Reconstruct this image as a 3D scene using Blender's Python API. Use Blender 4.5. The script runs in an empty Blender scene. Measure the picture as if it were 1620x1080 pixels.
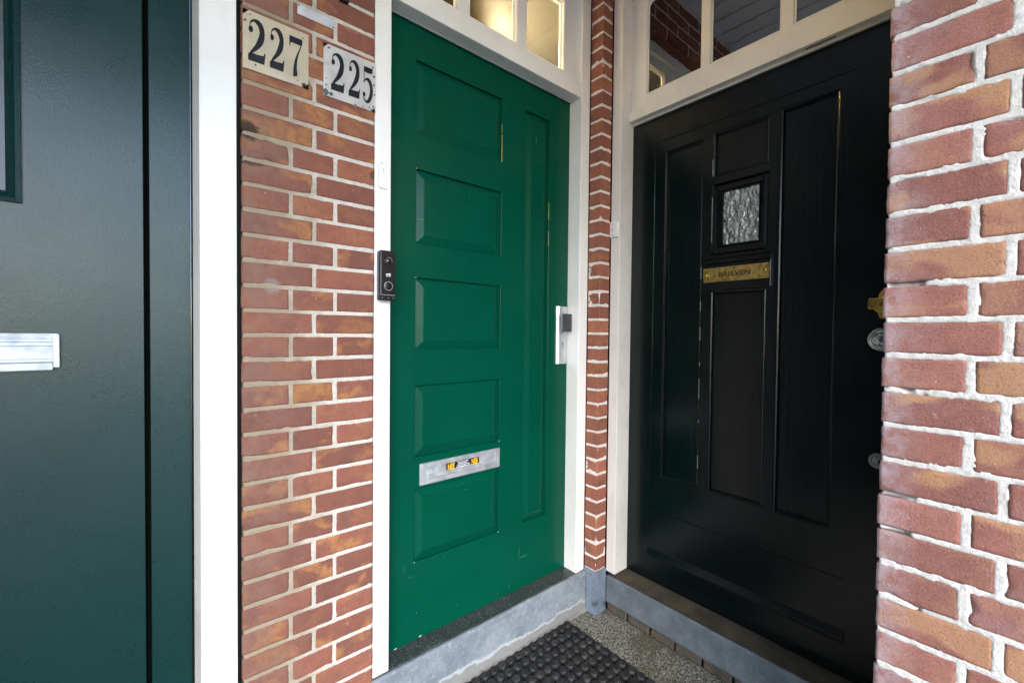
import bpy, bmesh, math, random
import numpy as np
from mathutils import Matrix, Vector
random.seed(7); rng = np.random.default_rng(11)
C = bpy.context.scene.collection
S = bpy.context.scene
ZO = 1.22                                   # eye height above the porch floor

# ------------------------------------------------------------------ camera
cam = bpy.data.objects.new('camera', bpy.data.cameras.new('camera')); C.objects.link(cam)
cam.data.sensor_width = 36.0; cam.data.lens = 679.5 / 1620 * 36
cam.data.clip_start = 0.02; cam.data.clip_end = 400
yaw, pit, rol = 0.6956, 0.0199, 0.0104
fw = Vector((math.sin(yaw)*math.cos(pit), math.cos(yaw)*math.cos(pit), -math.sin(pit)))
rt = Vector((math.cos(yaw), -math.sin(yaw), 0)); up = rt.cross(fw)
r2 = rt*math.cos(rol) + up*math.sin(rol); u2 = -rt*math.sin(rol) + up*math.cos(rol)
M = Matrix((r2, u2, -fw)).transposed().to_4x4(); M.translation = (0, 0, ZO)
cam.matrix_world = M
S.camera = cam

# ------------------------------------------------------------------ light
w = bpy.data.worlds.new('World'); S.world = w; w.use_nodes = True
nt = w.node_tree; bg = nt.nodes['Background']
sky = nt.nodes.new('ShaderNodeTexSky'); sky.sky_type = 'NISHITA'; sky.sun_disc = False
SUN_EL, SUN_AZ = math.radians(38), math.radians(216)      # azimuth clockwise from +y (into the doors)
sky.sun_elevation = SUN_EL; sky.sun_rotation = SUN_AZ
sky.air_density = 1.0; sky.dust_density = 1.2; sky.ozone_density = 2.0
nt.links.new(sky.outputs[0], bg.inputs[0]); bg.inputs[1].default_value = 0.15
sl = bpy.data.lights.new('sun', 'SUN'); sl.energy = 0.5; sl.angle = math.radians(50); sl.color = (1, .97, .93)
so = bpy.data.objects.new('sun', sl); C.objects.link(so)
sd = Vector((math.sin(SUN_AZ)*math.cos(SUN_EL), math.cos(SUN_AZ)*math.cos(SUN_EL), math.sin(SUN_EL)))
so.rotation_euler = sd.to_track_quat('Z', 'Y').to_euler(); so.location = (-3, -6, 8)
S.view_settings.view_transform = 'Standard'; S.view_settings.look = 'None'
S.view_settings.gamma = 1; S.view_settings.exposure = 2.65
S.cycles.max_bounces = 10; S.cycles.diffuse_bounces = 6; S.cycles.glossy_bounces = 4
S.cycles.transparent_max_bounces = 8; S.cycles.sample_clamp_indirect = 6
S.cycles.use_denoising = True

# ------------------------------------------------------------------ material helpers
class NT:
    def __init__(s, name):
        s.m = bpy.data.materials.new(name); s.m.use_nodes = True; s.t = s.m.node_tree
        s.b = s.t.nodes['Principled BSDF']; s.out = s.t.nodes['Material Output']
        s.pos = s.t.nodes.new('ShaderNodeNewGeometry').outputs['Position']
    def n(s, typ, **k):
        x = s.t.nodes.new(typ)
        for a, v in k.items(): setattr(x, a, v)
        return x
    def L(s, a, b): s.t.links.new(a, b)
    def set(s, inp, v):
        if hasattr(v, 'is_linked') or isinstance(v, bpy.types.NodeSocket): s.L(v, inp)
        else: inp.default_value = v
    def P(s, **k):
        nm = dict(color='Base Color', rough='Roughness', metal='Metallic', spec='Specular IOR Level', coat='Coat Weight',
                  coat_rough='Coat Roughness', trans='Transmission Weight', ior='IOR', emit='Emission Color', estr='Emission Strength')
        for a, v in k.items():
            if a in ('color', 'emit') and isinstance(v, tuple): v = (*v, 1)
            s.set(s.b.inputs[nm[a]], v)
        return s
    def scale(s, vec, sc=(1, 1, 1), off=(0, 0, 0)):
        x = s.n('ShaderNodeMapping'); s.L(vec, x.inputs[0]); x.inputs['Scale'].default_value = sc
        s.set(x.inputs['Location'], off); return x.outputs[0]
    def noise(s, vec, sc=5, det=3, rough=.55, dist=0):
        x = s.n('ShaderNodeTexNoise'); s.L(vec, x.inputs['Vector']); x.inputs['Scale'].default_value = sc
        x.inputs['Detail'].default_value = det; x.inputs['Roughness'].default_value = rough; x.inputs['Distortion'].default_value = dist
        return x.outputs[0]
    def vor(s, vec, sc=5, feat='F1', out='Distance'):
        x = s.n('ShaderNodeTexVoronoi', feature=feat); s.L(vec, x.inputs['Vector']); x.inputs['Scale'].default_value = sc
        return x.outputs[out]
    def ramp(s, v, a, b, lo=0., hi=1.):
        x = s.n('ShaderNodeMapRange', interpolation_type='SMOOTHSTEP'); s.L(v, x.inputs[0])
        for i, q in zip((1, 2, 3, 4), (a, b, lo, hi)): x.inputs[i].default_value = q
        return x.outputs[0]
    def math(s, op, a, b=0.):
        x = s.n('ShaderNodeMath', operation=op); s.set(x.inputs[0], a); s.set(x.inputs[1], b); return x.outputs[0]
    def mix(s, f, a, b):
        x = s.n('ShaderNodeMix', data_type='RGBA'); s.set(x.inputs[0], f)
        for i, v in ((6, a), (7, b)): s.set(x.inputs[i], (*v, 1) if isinstance(v, tuple) else v)
        return x.outputs[2]
    def sep(s, vec=None):
        x = s.n('ShaderNodeSeparateXYZ'); s.L(vec or s.pos, x.inputs[0]); return x.outputs
    def bump(s, h, dist=.001, st=1., prev=None):
        x = s.n('ShaderNodeBump'); s.L(h, x.inputs['Height']); x.inputs['Distance'].default_value = dist; x.inputs['Strength'].default_value = st
        if prev is not None: s.L(prev, x.inputs['Normal'])
        return x.outputs[0]
    def normal(s, nrm): s.L(nrm, s.b.inputs['Normal']); return s

def paint(name, col, rough=.35, grime=None, gr=.5, orange=.0003, grain=0, spec=.5, wear=0, stipple=0, axis='z', dirt=.25, rv=1.):
    k = NT(name); p = k.pos
    big = k.noise(p, 3.1, 4)
    c = k.mix(k.ramp(big, .35, .7), col, tuple(x*.9 for x in col))
    if grime:
        g = k.noise(k.scale(p, (1, 1, .35)), 26, 6, .65)
        c = k.mix(k.ramp(g, .5, .78, 0, dirt), c, grime)
        f = k.noise(p, 140, 4, .7); c = k.mix(k.ramp(f, .66, .76, 0, gr), c, grime)
    if wear:
        # thin pale scratches and small nicks
        for (sc, rot) in (((7, 7, 190), .55), ((150, 150, 9), -.3)):
            mp = k.n('ShaderNodeMapping'); k.L(p, mp.inputs[0]); mp.inputs['Rotation'].default_value = (.18, rot*.6, 0); mp.inputs['Scale'].default_value = sc
            sn = k.noise(mp.outputs[0], 1, 2, .5); gate = k.ramp(k.noise(p, 6.3, 2), .56, .66)
            c = k.mix(k.math('MULTIPLY', k.ramp(sn, .735, .76, 0, wear), gate), c, tuple(min(1, x*2+.16) for x in col))
        nv = k.vor(p, 34); nk = k.ramp(nv, .03, .055, 1, 0)
        c = k.mix(k.math('MULTIPLY', nk, k.ramp(k.noise(p, 9.7, 2), .6, .68)), c, tuple(min(1, x*2+.22) for x in col))
    k.P(color=c, spec=spec)
    k.P(rough=k.ramp(k.noise(p, 7, 5, .6), .3, .75, rough*(1-.15*rv), min(1, rough*(1+.25*rv))))
    nb = k.bump(k.noise(p, 60, 3), orange)
    if grain:
        g = k.noise(k.scale(p, (170, 170, 3) if axis == 'z' else (3, 170, 170)), 1, 4, .6)
        nb = k.bump(g, grain, 1, nb)
    if stipple:
        g = k.noise(k.scale(p, (1, 1, .42)), 520, 3, .6); nb = k.bump(k.ramp(g, .35, .65), stipple, 1, nb)
    return k.normal(nb).m

def metal(name, col, rough=.3, m=1., brush=None, stain=None):
    k = NT(name); c = k.mix(k.ramp(k.noise(k.pos, 22, 5, .6), .3, .75), col, tuple(x*.8 for x in col))
    if stain: c = k.mix(k.ramp(k.noise(k.pos, 70, 5, .65), .45, .68), c, stain)
    k.P(color=c, metal=m, rough=k.ramp(k.noise(k.pos, 45, 4), .3, .7, rough*.8, rough*1.3))
    v = k.scale(k.pos, brush or (60, 60, 60)); return k.normal(k.bump(k.noise(v, 4, 3), .0002)).m

def plain(name, col, rough=.5, spec=.5, **kw):
    k = NT(name); c = k.mix(k.ramp(k.noise(k.pos, 55, 4), .35, .7), col, tuple(x*.88 for x in col)); k.P(color=c, rough=rough, spec=spec, **kw); return k.m

def brick_mat(name, reds, orange, tan, purple, oamt, edge=None, soot=None, dusty=None):
    k = NT(name); p = k.pos
    at = k.n('ShaderNodeAttribute'); at.attribute_name = 'rnd'; r = at.outputs['Fac']
    av = k.n('ShaderNodeAttribute'); av.attribute_name = 'loc'; lv = av.outputs['Vector']
    cr = k.n('ShaderNodeCombineXYZ'); k.L(k.math('MULTIPLY', r, 37.), cr.inputs[0]); k.L(k.math('MULTIPLY', r, 91.), cr.inputs[1]); k.L(k.math('MULTIPLY', r, 13.), cr.inputs[2])
    ad = k.n('ShaderNodeVectorMath', operation='ADD'); k.L(lv, ad.inputs[0]); k.L(cr.outputs[0], ad.inputs[1]); q = ad.outputs[0]
    h = k.math('FRACT', k.math('MULTIPLY', r, 7.31)); h2 = k.math('FRACT', k.math('MULTIPLY', r, 23.7))
    base = k.mix(h, reds[0], reds[1])
    base = k.mix(k.ramp(k.noise(q, 30, 6, .7), .3, .75, 0, .6), base, reds[2])
    base = k.mix(k.ramp(k.math('FRACT', k.math('MULTIPLY', r, 51.3)), .1, .95, 0, .42), base, tuple(x*.55+.01 for x in reds[2]))
    # firing blush: diagonal ochre fields with fairly crisp borders, different in each brick
    mp = k.n('ShaderNodeMapping'); k.L(q, mp.inputs[0]); mp.inputs['Rotation'].default_value = (.5, .62, .3); mp.inputs['Scale'].default_value = (1, 1, 1.5)
    bl = k.noise(mp.outputs[0], 11, 2, .4, .15)
    thr = k.math('SUBTRACT', bl, k.math('MULTIPLY', h2, .16))
    f = k.math('MULTIPLY', k.ramp(thr, .42, .53, 0, oamt), k.ramp(h, .25, .6, .25, 1.))
    oc = k.mix(k.ramp(k.noise(q, 60, 4), .35, .65), orange, tan)
    base = k.mix(f, base, oc)
    base = k.mix(k.ramp(k.noise(q, 12, 4, .6), .48, .75, 0, .6), base, purple)
    grit = k.noise(p, 520, 3, .7); base = k.mix(k.ramp(grit, .56, .72, 0, .6), base, tuple(min(1, x*1.5+.05) for x in reds[0]))
    base = k.mix(k.ramp(grit, .44, .30, 0, .75), base, tuple(x*.35 for x in reds[2]))
    wv = k.vor(p, 62); wm = k.math('MULTIPLY', k.ramp(wv, .05, .1, 1, 0), k.ramp(k.noise(p, 17, 3), .56, .66))
    base = k.mix(wm, base, (.62, .55, .48))                               # specks of mortar
    sm = k.noise(p, 46, 7, .72); base = k.mix(k.ramp(sm, .62, .74, 0, .45), base, (.5, .42, .37))   # smeared lime
    X, Y, Z = k.sep()
    if dusty:
        d = k.math('MULTIPLY', k.ramp(X, dusty[0], dusty[1], 1, 0), k.ramp(k.noise(p, 19, 6, .65), .33, .66, .12, .8))
        base = k.mix(d, base, dusty[2])
    if soot:
        for (sx, sy, sz, rx, rz, col, am) in soot:
            dx = k.math('DIVIDE', k.math('SUBTRACT', Y if sx is None else X, sy if sx is None else sx), rx); dz = k.math('DIVIDE', k.math('SUBTRACT', Z, sz), rz)
            dd = k.math('ADD', k.math('MULTIPLY', dx, dx), k.math('MULTIPLY', dz, dz))
            dd = k.math('ADD', dd, k.math('MULTIPLY', k.math('SUBTRACT', k.noise(p, 55, 6, .7), .5), 2.4))
            base = k.mix(k.ramp(dd, .35, 1.3, am, 0), base, col)
    if edge:
        e = k.math('MULTIPLY', k.ramp(Y, edge[0], edge[1]), k.ramp(k.noise(p, 42, 6, .7), .36, .62, .1, .85)); base = k.mix(e, base, edge[2])
    k.P(color=base, rough=.88, spec=.25)
    nb = k.bump(k.noise(p, 260, 6, .8), .0032); pit = k.vor(p, 130); nb = k.bump(k.ramp(pit, .05, .2), .0009, .6, nb)
    return k.normal(nb).m

def mortar_mat(name, col, dirty, x0=None, x1=None, amt=.5):
    k = NT(name); p = k.pos; X, Y, Z = k.sep()
    g = k.ramp(k.noise(p, 90, 6, .7), .35, .7)
    c = k.mix(g, col, tuple(x*.8 for x in col))
    if x0 is not None:
        f = k.ramp(k.math('ADD', X, k.math('MULTIPLY', k.math('SUBTRACT', k.noise(p, 14, 5, .65), .5), .28)), x0, x1, .9, 0)
        c = k.mix(f, c, dirty)
    c = k.mix(k.ramp(k.noise(p, 33, 6, .7), .56, .75, 0, amt), c, dirty)
    c = k.mix(k.ramp(k.noise(p, 380, 3, .7), .62, .72, 0, .5), c, tuple(x*.45 for x in dirty))
    k.P(color=c, rough=.95, spec=.15)
    return k.normal(k.bump(k.noise(p, 260, 5, .75), .003)).m

def stone_mat(name, a, b, pale, speck=.0, palec=.35, rough=.6, stretch=(1, 1, 1), dark=None, cement=None, scuff=0):
    k = NT(name); p = k.pos; X, Y, Z = k.sep()
    c = k.mix(k.ramp(k.noise(k.scale(p, stretch), 11, 7, .68), .3, .7), a, b)
    c = k.mix(k.ramp(k.noise(p, 43, 8, .75), .55, .72, 0, palec), c, pale)
    c = k.mix(k.ramp(k.noise(k.scale(p, (1, 1, .25)), 95, 6, .7), .56, .74, 0, palec), c, pale)
    if scuff:
        mp = k.n('ShaderNodeMapping'); k.L(p, mp.inputs[0]); mp.inputs['Rotation'].default_value = (0, .6, 0); mp.inputs['Scale'].default_value = (30, 30, 160)
        c = k.mix(k.ramp(k.noise(mp.outputs[0], 1, 5, .7), .56, .66, 0, scuff), c, tuple(min(1, x*1.25) for x in pale))
    if speck: c = k.mix(k.ramp(k.noise(p, 230, 3, .8), .57, .68, 0, speck), c, tuple(min(1, x*1.3+.1) for x in pale))
    if dark: c = k.mix(k.ramp(k.noise(p, 16, 7, .7), .52, .66, 0, .85), c, dark)
    if cement:
        zz = k.math('ADD', Z, k.math('MULTIPLY', k.math('SUBTRACT', k.noise(p, 9, 6, .62), .5), .085))
        c = k.mix(k.ramp(zz, cement[0], cement[0]+.006, 1, 0), c, cement[1])
        c = k.mix(k.math('MULTIPLY', k.ramp(zz, cement[0]-.004, cement[0]+.004), k.ramp(zz, cement[0]+.004, cement[0]+.014, .8, 0)), c, (.42, .44, .46))
    k.P(color=c, rough=rough, spec=.35)
    nb = k.bump(k.noise(p, 120, 7, .7), .0012); nb = k.bump(k.noise(p, 19, 4), .004, .5, nb)
    return k.normal(nb).m

def floor_mat(name):
    k = NT(name); p = k.pos
    v = k.vor(p, 260, out='Color'); s = k.sep(v)
    c = k.mix(k.ramp(s[0], .1, .9), (.045, .043, .035), (.30, .29, .25))
    c = k.mix(k.ramp(s[1], .78, .9), c, (.52, .50, .45))
    c = k.mix(k.ramp(k.vor(p, 260, 'DISTANCE_TO_EDGE'), .0, .12, .8, 0), c, (.03, .03, .025))
    c = k.mix(k.ramp(k.noise(p, 6, 6, .65), .42, .62, 0, .75), c, (.085, .075, .04))
    c = k.mix(k.ramp(k.noise(p, 13, 6, .7), .58, .7, 0, .5), c, (.27, .27, .26))
    k.P(color=c, rough=.8, spec=.3)
    return k.normal(k.bump(k.vor(p, 260), .0016)).m

def glass_mat(name, tint=(1, 1, 1), bumpy=0, rough=.02, through=1., ior=1.52):
    k = NT(name); t = k.t; t.nodes.remove(k.b)
    tr = k.n('ShaderNodeBsdfTransparent'); tr.inputs[0].default_value = (*[x*through for x in tint], 1)
    gl = k.n('ShaderNodeBsdfGlossy'); gl.inputs['Roughness'].default_value = rough
    fr = k.n('ShaderNodeFresnel'); fr.inputs[0].default_value = ior
    nb = k.bump(k.noise(k.pos, 9, 2), .0003)
    if bumpy: nb = k.bump(k.noise(k.scale(k.pos, (1, 1, .5)), 78, 3, .6, 1.2), bumpy)
    k.L(nb, gl.inputs['Normal']); k.L(nb, fr.inputs['Normal'])
    mx = k.n('ShaderNodeMixShader'); k.L(fr.outputs[0], mx.inputs[0]); k.L(tr.outputs[0], mx.inputs[1]); k.L(gl.outputs[0], mx.inputs[2])
    k.L(mx.outputs[0], k.out.inputs[0]); return k.m

MT = {}
MT['white'] = paint('white_gloss_paint', (.80, .79, .76), .33, (.42, .40, .36), .25, dirt=.1)
MT['white_old'] = paint('old_white_paint', (.72, .69, .65), .45, (.28, .25, .21), .5, grain=.0003, dirt=.2)
MT['grey_paint'] = paint('grey_frame_paint', (.30, .30, .30), .4)
MT['green'] = paint('green_gloss_paint', (.0004, .061, .034), .24, None, wear=.5, orange=.00008, spec=.14, rv=.3)
MT['dark_green'] = paint('dark_green_paint', (.0009, .027, .0245), .28, None, stipple=.00009, spec=.42, rv=.4, orange=.00003)
MT['black'] = paint('black_gloss_paint', (.0009, .0034, .0042), .22, (.006, .0065, .006), .2, grain=.0004, spec=.42, orange=.00015, dirt=.4)
MT['chip'] = plain('bare_wood_chip', (.55, .42, .12), .8)
MT['palechip'] = plain('pale_chipped_paint', (.45, .5, .46), .8)
MT['alu'] = metal('brushed_aluminium', (.72, .74, .76), .45, .8, (3, 3, 400))
MT['alu_white'] = metal('anodised_aluminium', (.50, .53, .56), .45, .5, (3, 3, 300))
MT['steel_dark'] = metal('dark_steel', (.16, .18, .2), .4, .8)
MT['brass'] = metal('tarnished_brass', (.78, .55, .18), .38, 1, None, (.30, .18, .05))
MT['brass_bright'] = metal('bright_brass', (.72, .47, .10), .28, 1)
MT['chrome'] = metal('worn_chrome', (.62, .66, .64), .16, 1)
MT['plastic_black'] = plain('black_plastic', (.006, .006, .007), .22)
MT['plastic_grey'] = plain('grey_ring_plastic', (.30, .31, .33), .3)
MT['plastic_white'] = plain('white_plastic', (.78, .79, .80), .35)
MT['ink'] = plain('black_enamel_ink', (.008, .008, .010), .3)
MT['black_rubber'] = plain('black_rubber_strip', (.004, .004, .004), .7, .12)
MT['sticker_yellow'] = plain('yellow_print', (.85, .45, .01), .4)
MT['sticker_white'] = plain('white_print', (.8, .8, .8), .4)
MT['sticker_dark'] = plain('dark_print', (.015, .012, .03), .3)
MT['dark_engraving'] = plain('dark_engraving', (.03, .017, .006), .6)
MT['side_grey'] = plain('dark_grey_blocker', (.07, .08, .085), .8)  # for the added beam and side wall, kept dark so reflections stay dark
MT['grey_pane'] = plain('grey_frosted_pane', (.07, .09, .095), .25, .35)
MT['hole'] = plain('dark_hole', (.003, .003, .003), .9, .02)
MT['interior'] = plain('cream_plaster', (.80, .71, .47), .8)
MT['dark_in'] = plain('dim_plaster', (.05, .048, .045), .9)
MT['glass'] = glass_mat('window_glass')
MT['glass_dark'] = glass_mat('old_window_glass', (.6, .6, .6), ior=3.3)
MT['glass_frost'] = glass_mat('amber_lit_glass', (1, .97, .9), rough=.08, through=.95)

def cathedral():
    k = NT('cathedral_glass'); p = k.pos
    n1 = k.noise(k.scale(p, (1, 1, .45)), 85, 3, .55, 1.6)
    k.P(color=k.mix(k.ramp(n1, .35, .65), (.01, .012, .012), (.10, .11, .11)), rough=.05, spec=1.); k.P(ior=2.4)
    return k.normal(k.bump(n1, .006)).m
MT['cathedral'] = cathedral()

def enamel(name, col, rust):
    k = NT(name); p = k.pos
    c = k.mix(k.ramp(k.noise(p, 14, 5, .6), .4, .7), col, tuple(x*.86 for x in col))
    c = k.mix(k.ramp(k.noise(k.scale(p, (1, 1, .5)), 75, 6, .7), .6, .72, 0, .35), c, rust)
    c = k.mix(k.ramp(k.noise(p, 190, 4, .7), .69, .71), c, (.05, .05, .055))
    k.P(color=c, rough=.3); return k.normal(k.bump(k.noise(p, 25, 3), .0015)).m
MT['enamel_cream'] = enamel('cream_enamel', (.88, .80, .60), (.6, .48, .3))
MT['enamel_white'] = enamel('white_enamel', (.90, .90, .88), (.55, .5, .45))
MT['enamel_chip'] = plain('chipped_enamel', (.09, .11, .13), .6)

MT['brick_pier'] = brick_mat('pier_brick', [(.33, .125, .080), (.27, .105, .072), (.20, .078, .058)], (.46, .21, .075), (.32, .14, .06), (.13, .070, .062), .8,
    dusty=(.17, .36, (.25, .15, .115)),
    soot=[(.178, 0, ZO+.490, .028, .024, (.020, .020, .018), .85), (.188, 0, ZO+.415, .034, .010, (.022, .022, .02), .7), (.497, 0, ZO+.455, .012, .014, (.04, .03, .02), .7),
          (.232, 0, ZO+.112, .02, .022, (.42, .44, .45), .3)])
MT['mortar_pier'] = mortar_mat('pier_mortar', (.66, .61, .54), (.31, .245, .165), .22, .42, .4)
MT['brick_col'] = brick_mat('column_brick', [(.42, .155, .09), (.32, .11, .072), (.24, .095, .07)], (.46, .19, .07), (.28, .12, .05), (.14, .065, .055), .4)
MT['mortar_col'] = mortar_mat('column_mortar', (.80, .73, .68), (.4, .32, .25), amt=.3)
MT['brick_right'] = brick_mat('weathered_brick', [(.33, .142, .108), (.27, .112, .088), (.19, .08, .066)], (.40, .225, .105), (.40, .235, .13), (.25, .15, .15), .7,
    edge=(.10, .175, (.36, .29, .31)))
MT['mortar_right'] = mortar_mat('white_lime_mortar', (.56, .545, .515), (.34, .315, .27), amt=.45)
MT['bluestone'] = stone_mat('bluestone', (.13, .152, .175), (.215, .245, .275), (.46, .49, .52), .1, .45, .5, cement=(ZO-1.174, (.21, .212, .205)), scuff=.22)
MT['bluestone_shade'] = stone_mat('bluestone_in_shade', (.085, .10, .115), (.145, .165, .185), (.31, .33, .35), .1, .35, .55)  # same bluestone made darker: the porch shade is put into the colour
MT['bluestone_base'] = stone_mat('bluestone_stained', (.11, .14, .18), (.20, .25, .32), (.42, .47, .52), .1, .3, .5, (1, 1, .3), dark=(.05, .065, .085))
MT['tread'] = stone_mat('dark_granite', (.016, .022, .024), (.035, .044, .046), (.34, .36, .36), .8, .25, .35)
MT['tread_dirty'] = stone_mat('dirty_stone', (.035, .030, .022), (.085, .07, .045), (.16, .14, .10), .3, .3, .8)
MT['low_brick'] = stone_mat('dark_old_brick', (.05, .045, .035), (.10, .075, .06), (.26, .25, .22), .1, .3, .85)
MT['cement'] = stone_mat('cement_fillet', (.15, .148, .14), (.22, .215, .20), (.45, .44, .42), .1, .4, .9)
MT['floor'] = floor_mat('washed_aggregate')
MT['pavement'] = stone_mat('pavement_tiles', (.30, .30, .29), (.24, .24, .235), (.4, .4, .39), .1, .2, .8)

def ceil_mat():
    k = NT('painted_boards'); c = k.mix(k.ramp(k.noise(k.pos, 8, 5), .3, .7), (.80, .86, .92), (.74, .80, .86)); k.P(color=c, rough=.5); return k.m
MT['boards'] = ceil_mat()

def rubber():
    k = NT('mat_rubber'); c = k.mix(k.ramp(k.noise(k.pos, 40, 6, .7), .42, .7), (.011, .012, .013), (.04, .042, .042))
    k.P(color=c, rough=.6, spec=.35); return k.normal(k.bump(k.noise(k.pos, 300, 4), .0006)).m
MT['rubber'] = rubber()

# ------------------------------------------------------------------ object helpers
def link(name, me, parent=None, mats=()):
    for m in mats: me.materials.append(MT[m] if isinstance(m, str) else m)
    n = len(me.vertices); co = np.empty(n*3, 'f'); me.vertices.foreach_get('co', co); co = co.reshape(-1, 3)
    lo, hi = co.min(0), co.max(0); c = np.array([(lo[0]+hi[0])/2, (lo[1]+hi[1])/2, lo[2]], 'f')
    me.vertices.foreach_set('co', (co-c).ravel()); me.update()
    o = bpy.data.objects.new(name, me); C.objects.link(o)
    wc = Vector([float(x) for x in c])
    if parent is not None: o.parent = parent; o.location = wc - wpos(parent)
    else: o.location = wc
    return o
def wpos(o):
    v = Vector(o.location)
    while o.parent: o = o.parent; v = v + Vector(o.location)
    return v
def tag(o, label=None, cat=None, group=None, kind=None):
    for k_, v in (('label', label), ('category', cat), ('group', group), ('kind', kind)):
        if v: o[k_] = v
    if cat and not kind: o['kind'] = 'thing'
    return o
def empty(name, loc, label, cat, group=None, kind=None):
    o = bpy.data.objects.new(name, None); o.empty_display_size = .05; C.objects.link(o); o.location = loc
    return tag(o, label, cat, group, kind)

class G:
    """collects boxes, prisms and free polygons; build() links them as one mesh"""
    def __init__(s): s.bm = bmesh.new()
    def box(s, x0, x1, y0, y1, z0, z1, bev=0., mi=0, seg=2):
        b = bmesh.new(); v = [b.verts.new((x, y, z)) for x in (x0, x1) for y in (y0, y1) for z in (z0, z1)]
        for f in ((0, 1, 3, 2), (4, 6, 7, 5), (0, 4, 5, 1), (2, 3, 7, 6), (0, 2, 6, 4), (1, 5, 7, 3)): b.faces.new([v[i] for i in f])
        if bev: bmesh.ops.bevel(b, geom=b.edges[:], offset=bev, segments=seg, affect='EDGES', profile=.5)
        return s.merge(b, mi)
    def merge(s, b, mi=0, smooth=False):
        bmesh.ops.recalc_face_normals(b, faces=b.faces[:])
        for f in b.faces: f.material_index = mi if mi is not None else f.material_index; f.smooth = smooth
        me = bpy.data.meshes.new('tmp'); b.to_mesh(me); b.free()
        s.bm.from_mesh(me); bpy.data.meshes.remove(me); return s
    def prism(s, pts, fn, d0, d1, bev=0, mi=0):
        """polygon pts in (u,v); fn(u,v,d) -> xyz; extruded d0..d1"""
        b = bmesh.new(); A = [b.verts.new(fn(u, v, d0)) for u, v in pts]; B = [b.verts.new(fn(u, v, d1)) for u, v in pts]; n = len(pts)
        b.faces.new(A); b.faces.new(B[::-1])
        for i in range(n): b.faces.new((A[i], A[(i+1) % n], B[(i+1) % n], B[i]))
        if bev: bmesh.ops.bevel(b, geom=b.edges[:], offset=bev, segments=2, affect='EDGES')
        return s.merge(b, mi)
    def quad(s, pts, mi=0):
        f = s.bm.faces.new([s.bm.verts.new(p) for p in pts]); f.material_index = mi; return s
    def lathe(s, prof, fn, n=28, mi=0, smooth=True):
        """prof: (r, d) list about a centre; fn(du,dv,d) -> xyz"""
        b = bmesh.new(); rings = []
        for r, d in prof:
            rings.append([b.verts.new(fn(r*math.cos(2*math.pi*i/n), r*math.sin(2*math.pi*i/n), d)) for i in range(n)] if r > 1e-6 else [b.verts.new(fn(0, 0, d))])
        for a, c in zip(rings, rings[1:]):
            for i in range(n):
                j = (i+1) % n
                if len(a) == 1 and len(c) == 1: continue
                if len(a) == 1: b.faces.new((a[0], c[i], c[j]))
                elif len(c) == 1: b.faces.new((a[i], a[j], c[0]))
                else: b.faces.new((a[i], a[j], c[j], c[i]))
        return s.merge(b, mi, smooth)
    def build(s, name, mats, parent=None):
        if isinstance(mats, str): mats = [mats]
        me = bpy.data.meshes.new(name); s.bm.to_mesh(me); s.bm.free(); return link(name, me, parent, mats)

def FA(Y):  return lambda u, v, d: (u, Y + d, v + ZO)        # faces -y (towards the street); d grows into the wall
def FB(X):  return lambda u, v, d: (X + d, u, v + ZO)        # faces -x
def fbox(g, F, u0, u1, v0, v1, d0, d1, bev=0, mi=0):
    a, b = F(u0, v0, d0), F(u1, v1, d1)
    return g.box(min(a[0], b[0]), max(a[0], b[0]), min(a[1], b[1]), max(a[1], b[1]), min(a[2], b[2]), max(a[2], b[2]), bev, mi)

def holed(F, u0, u1, v0, v1, holes, face=0., back=.04, ch=.0015, g=None, lip=()):
    """a sheet with chamfered rectangular openings and thickness; holes: (u0,u1,v0,v1,depth)"""
    g = g or G(); bm = g.bm; U = sorted({u0, u1} | {x for h in holes for x in (h[0]-ch, h[1]+ch)}); V = sorted({v0, v1} | {x for h in holes for x in (h[2]-ch, h[3]+ch)})
    vc = {}
    def vt(u, v, d):
        k_ = (round(u, 6), round(v, 6), round(d, 6))
        if k_ not in vc: vc[k_] = bm.verts.new(F(u, v, d))
        return vc[k_]
    for a, b in zip(U, U[1:]):
        for c, d in zip(V, V[1:]):
            mu, mv = (a+b)/2, (c+d)/2
            if any(h[0]-ch < mu < h[1]+ch and h[2]-ch < mv < h[3]+ch for h in holes): continue
            bm.faces.new((vt(a, c, face), vt(b, c, face), vt(b, d, face), vt(a, d, face)))
    for h in holes:
        a, b, c, d, dep = h
        loops = [[(a-ch, c-ch), (b+ch, c-ch), (b+ch, d+ch), (a-ch, d+ch)], [(a, c), (b, c), (b, d), (a, d)], [(a, c), (b, c), (b, d), (a, d)]]; ds = [face, face+ch, dep]
        for i in range(2):
            for j in range(4):
                q = (j+1) % 4
                bm.faces.new((vt(*loops[i][j], ds[i]), vt(*loops[i][q], ds[i]), vt(*loops[i+1][q], ds[i+1]), vt(*loops[i+1][j], ds[i+1])))
    for (a, c), (b, d) in (((u0, v0), (u1, v0)), ((u1, v0), (u1, v1)), ((u1, v1), (u0, v1)), ((u0, v1), (u0, v0))):
        bm.faces.new([bm.verts.new(F(*t)) for t in ((a, c, face), (b, d, face), (b, d, back), (a, c, back))])
    bm.faces.new([bm.verts.new(F(*t, back)) for t in ((u0, v0), (u1, v0), (u1, v1), (u0, v1))])
    return g

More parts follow.
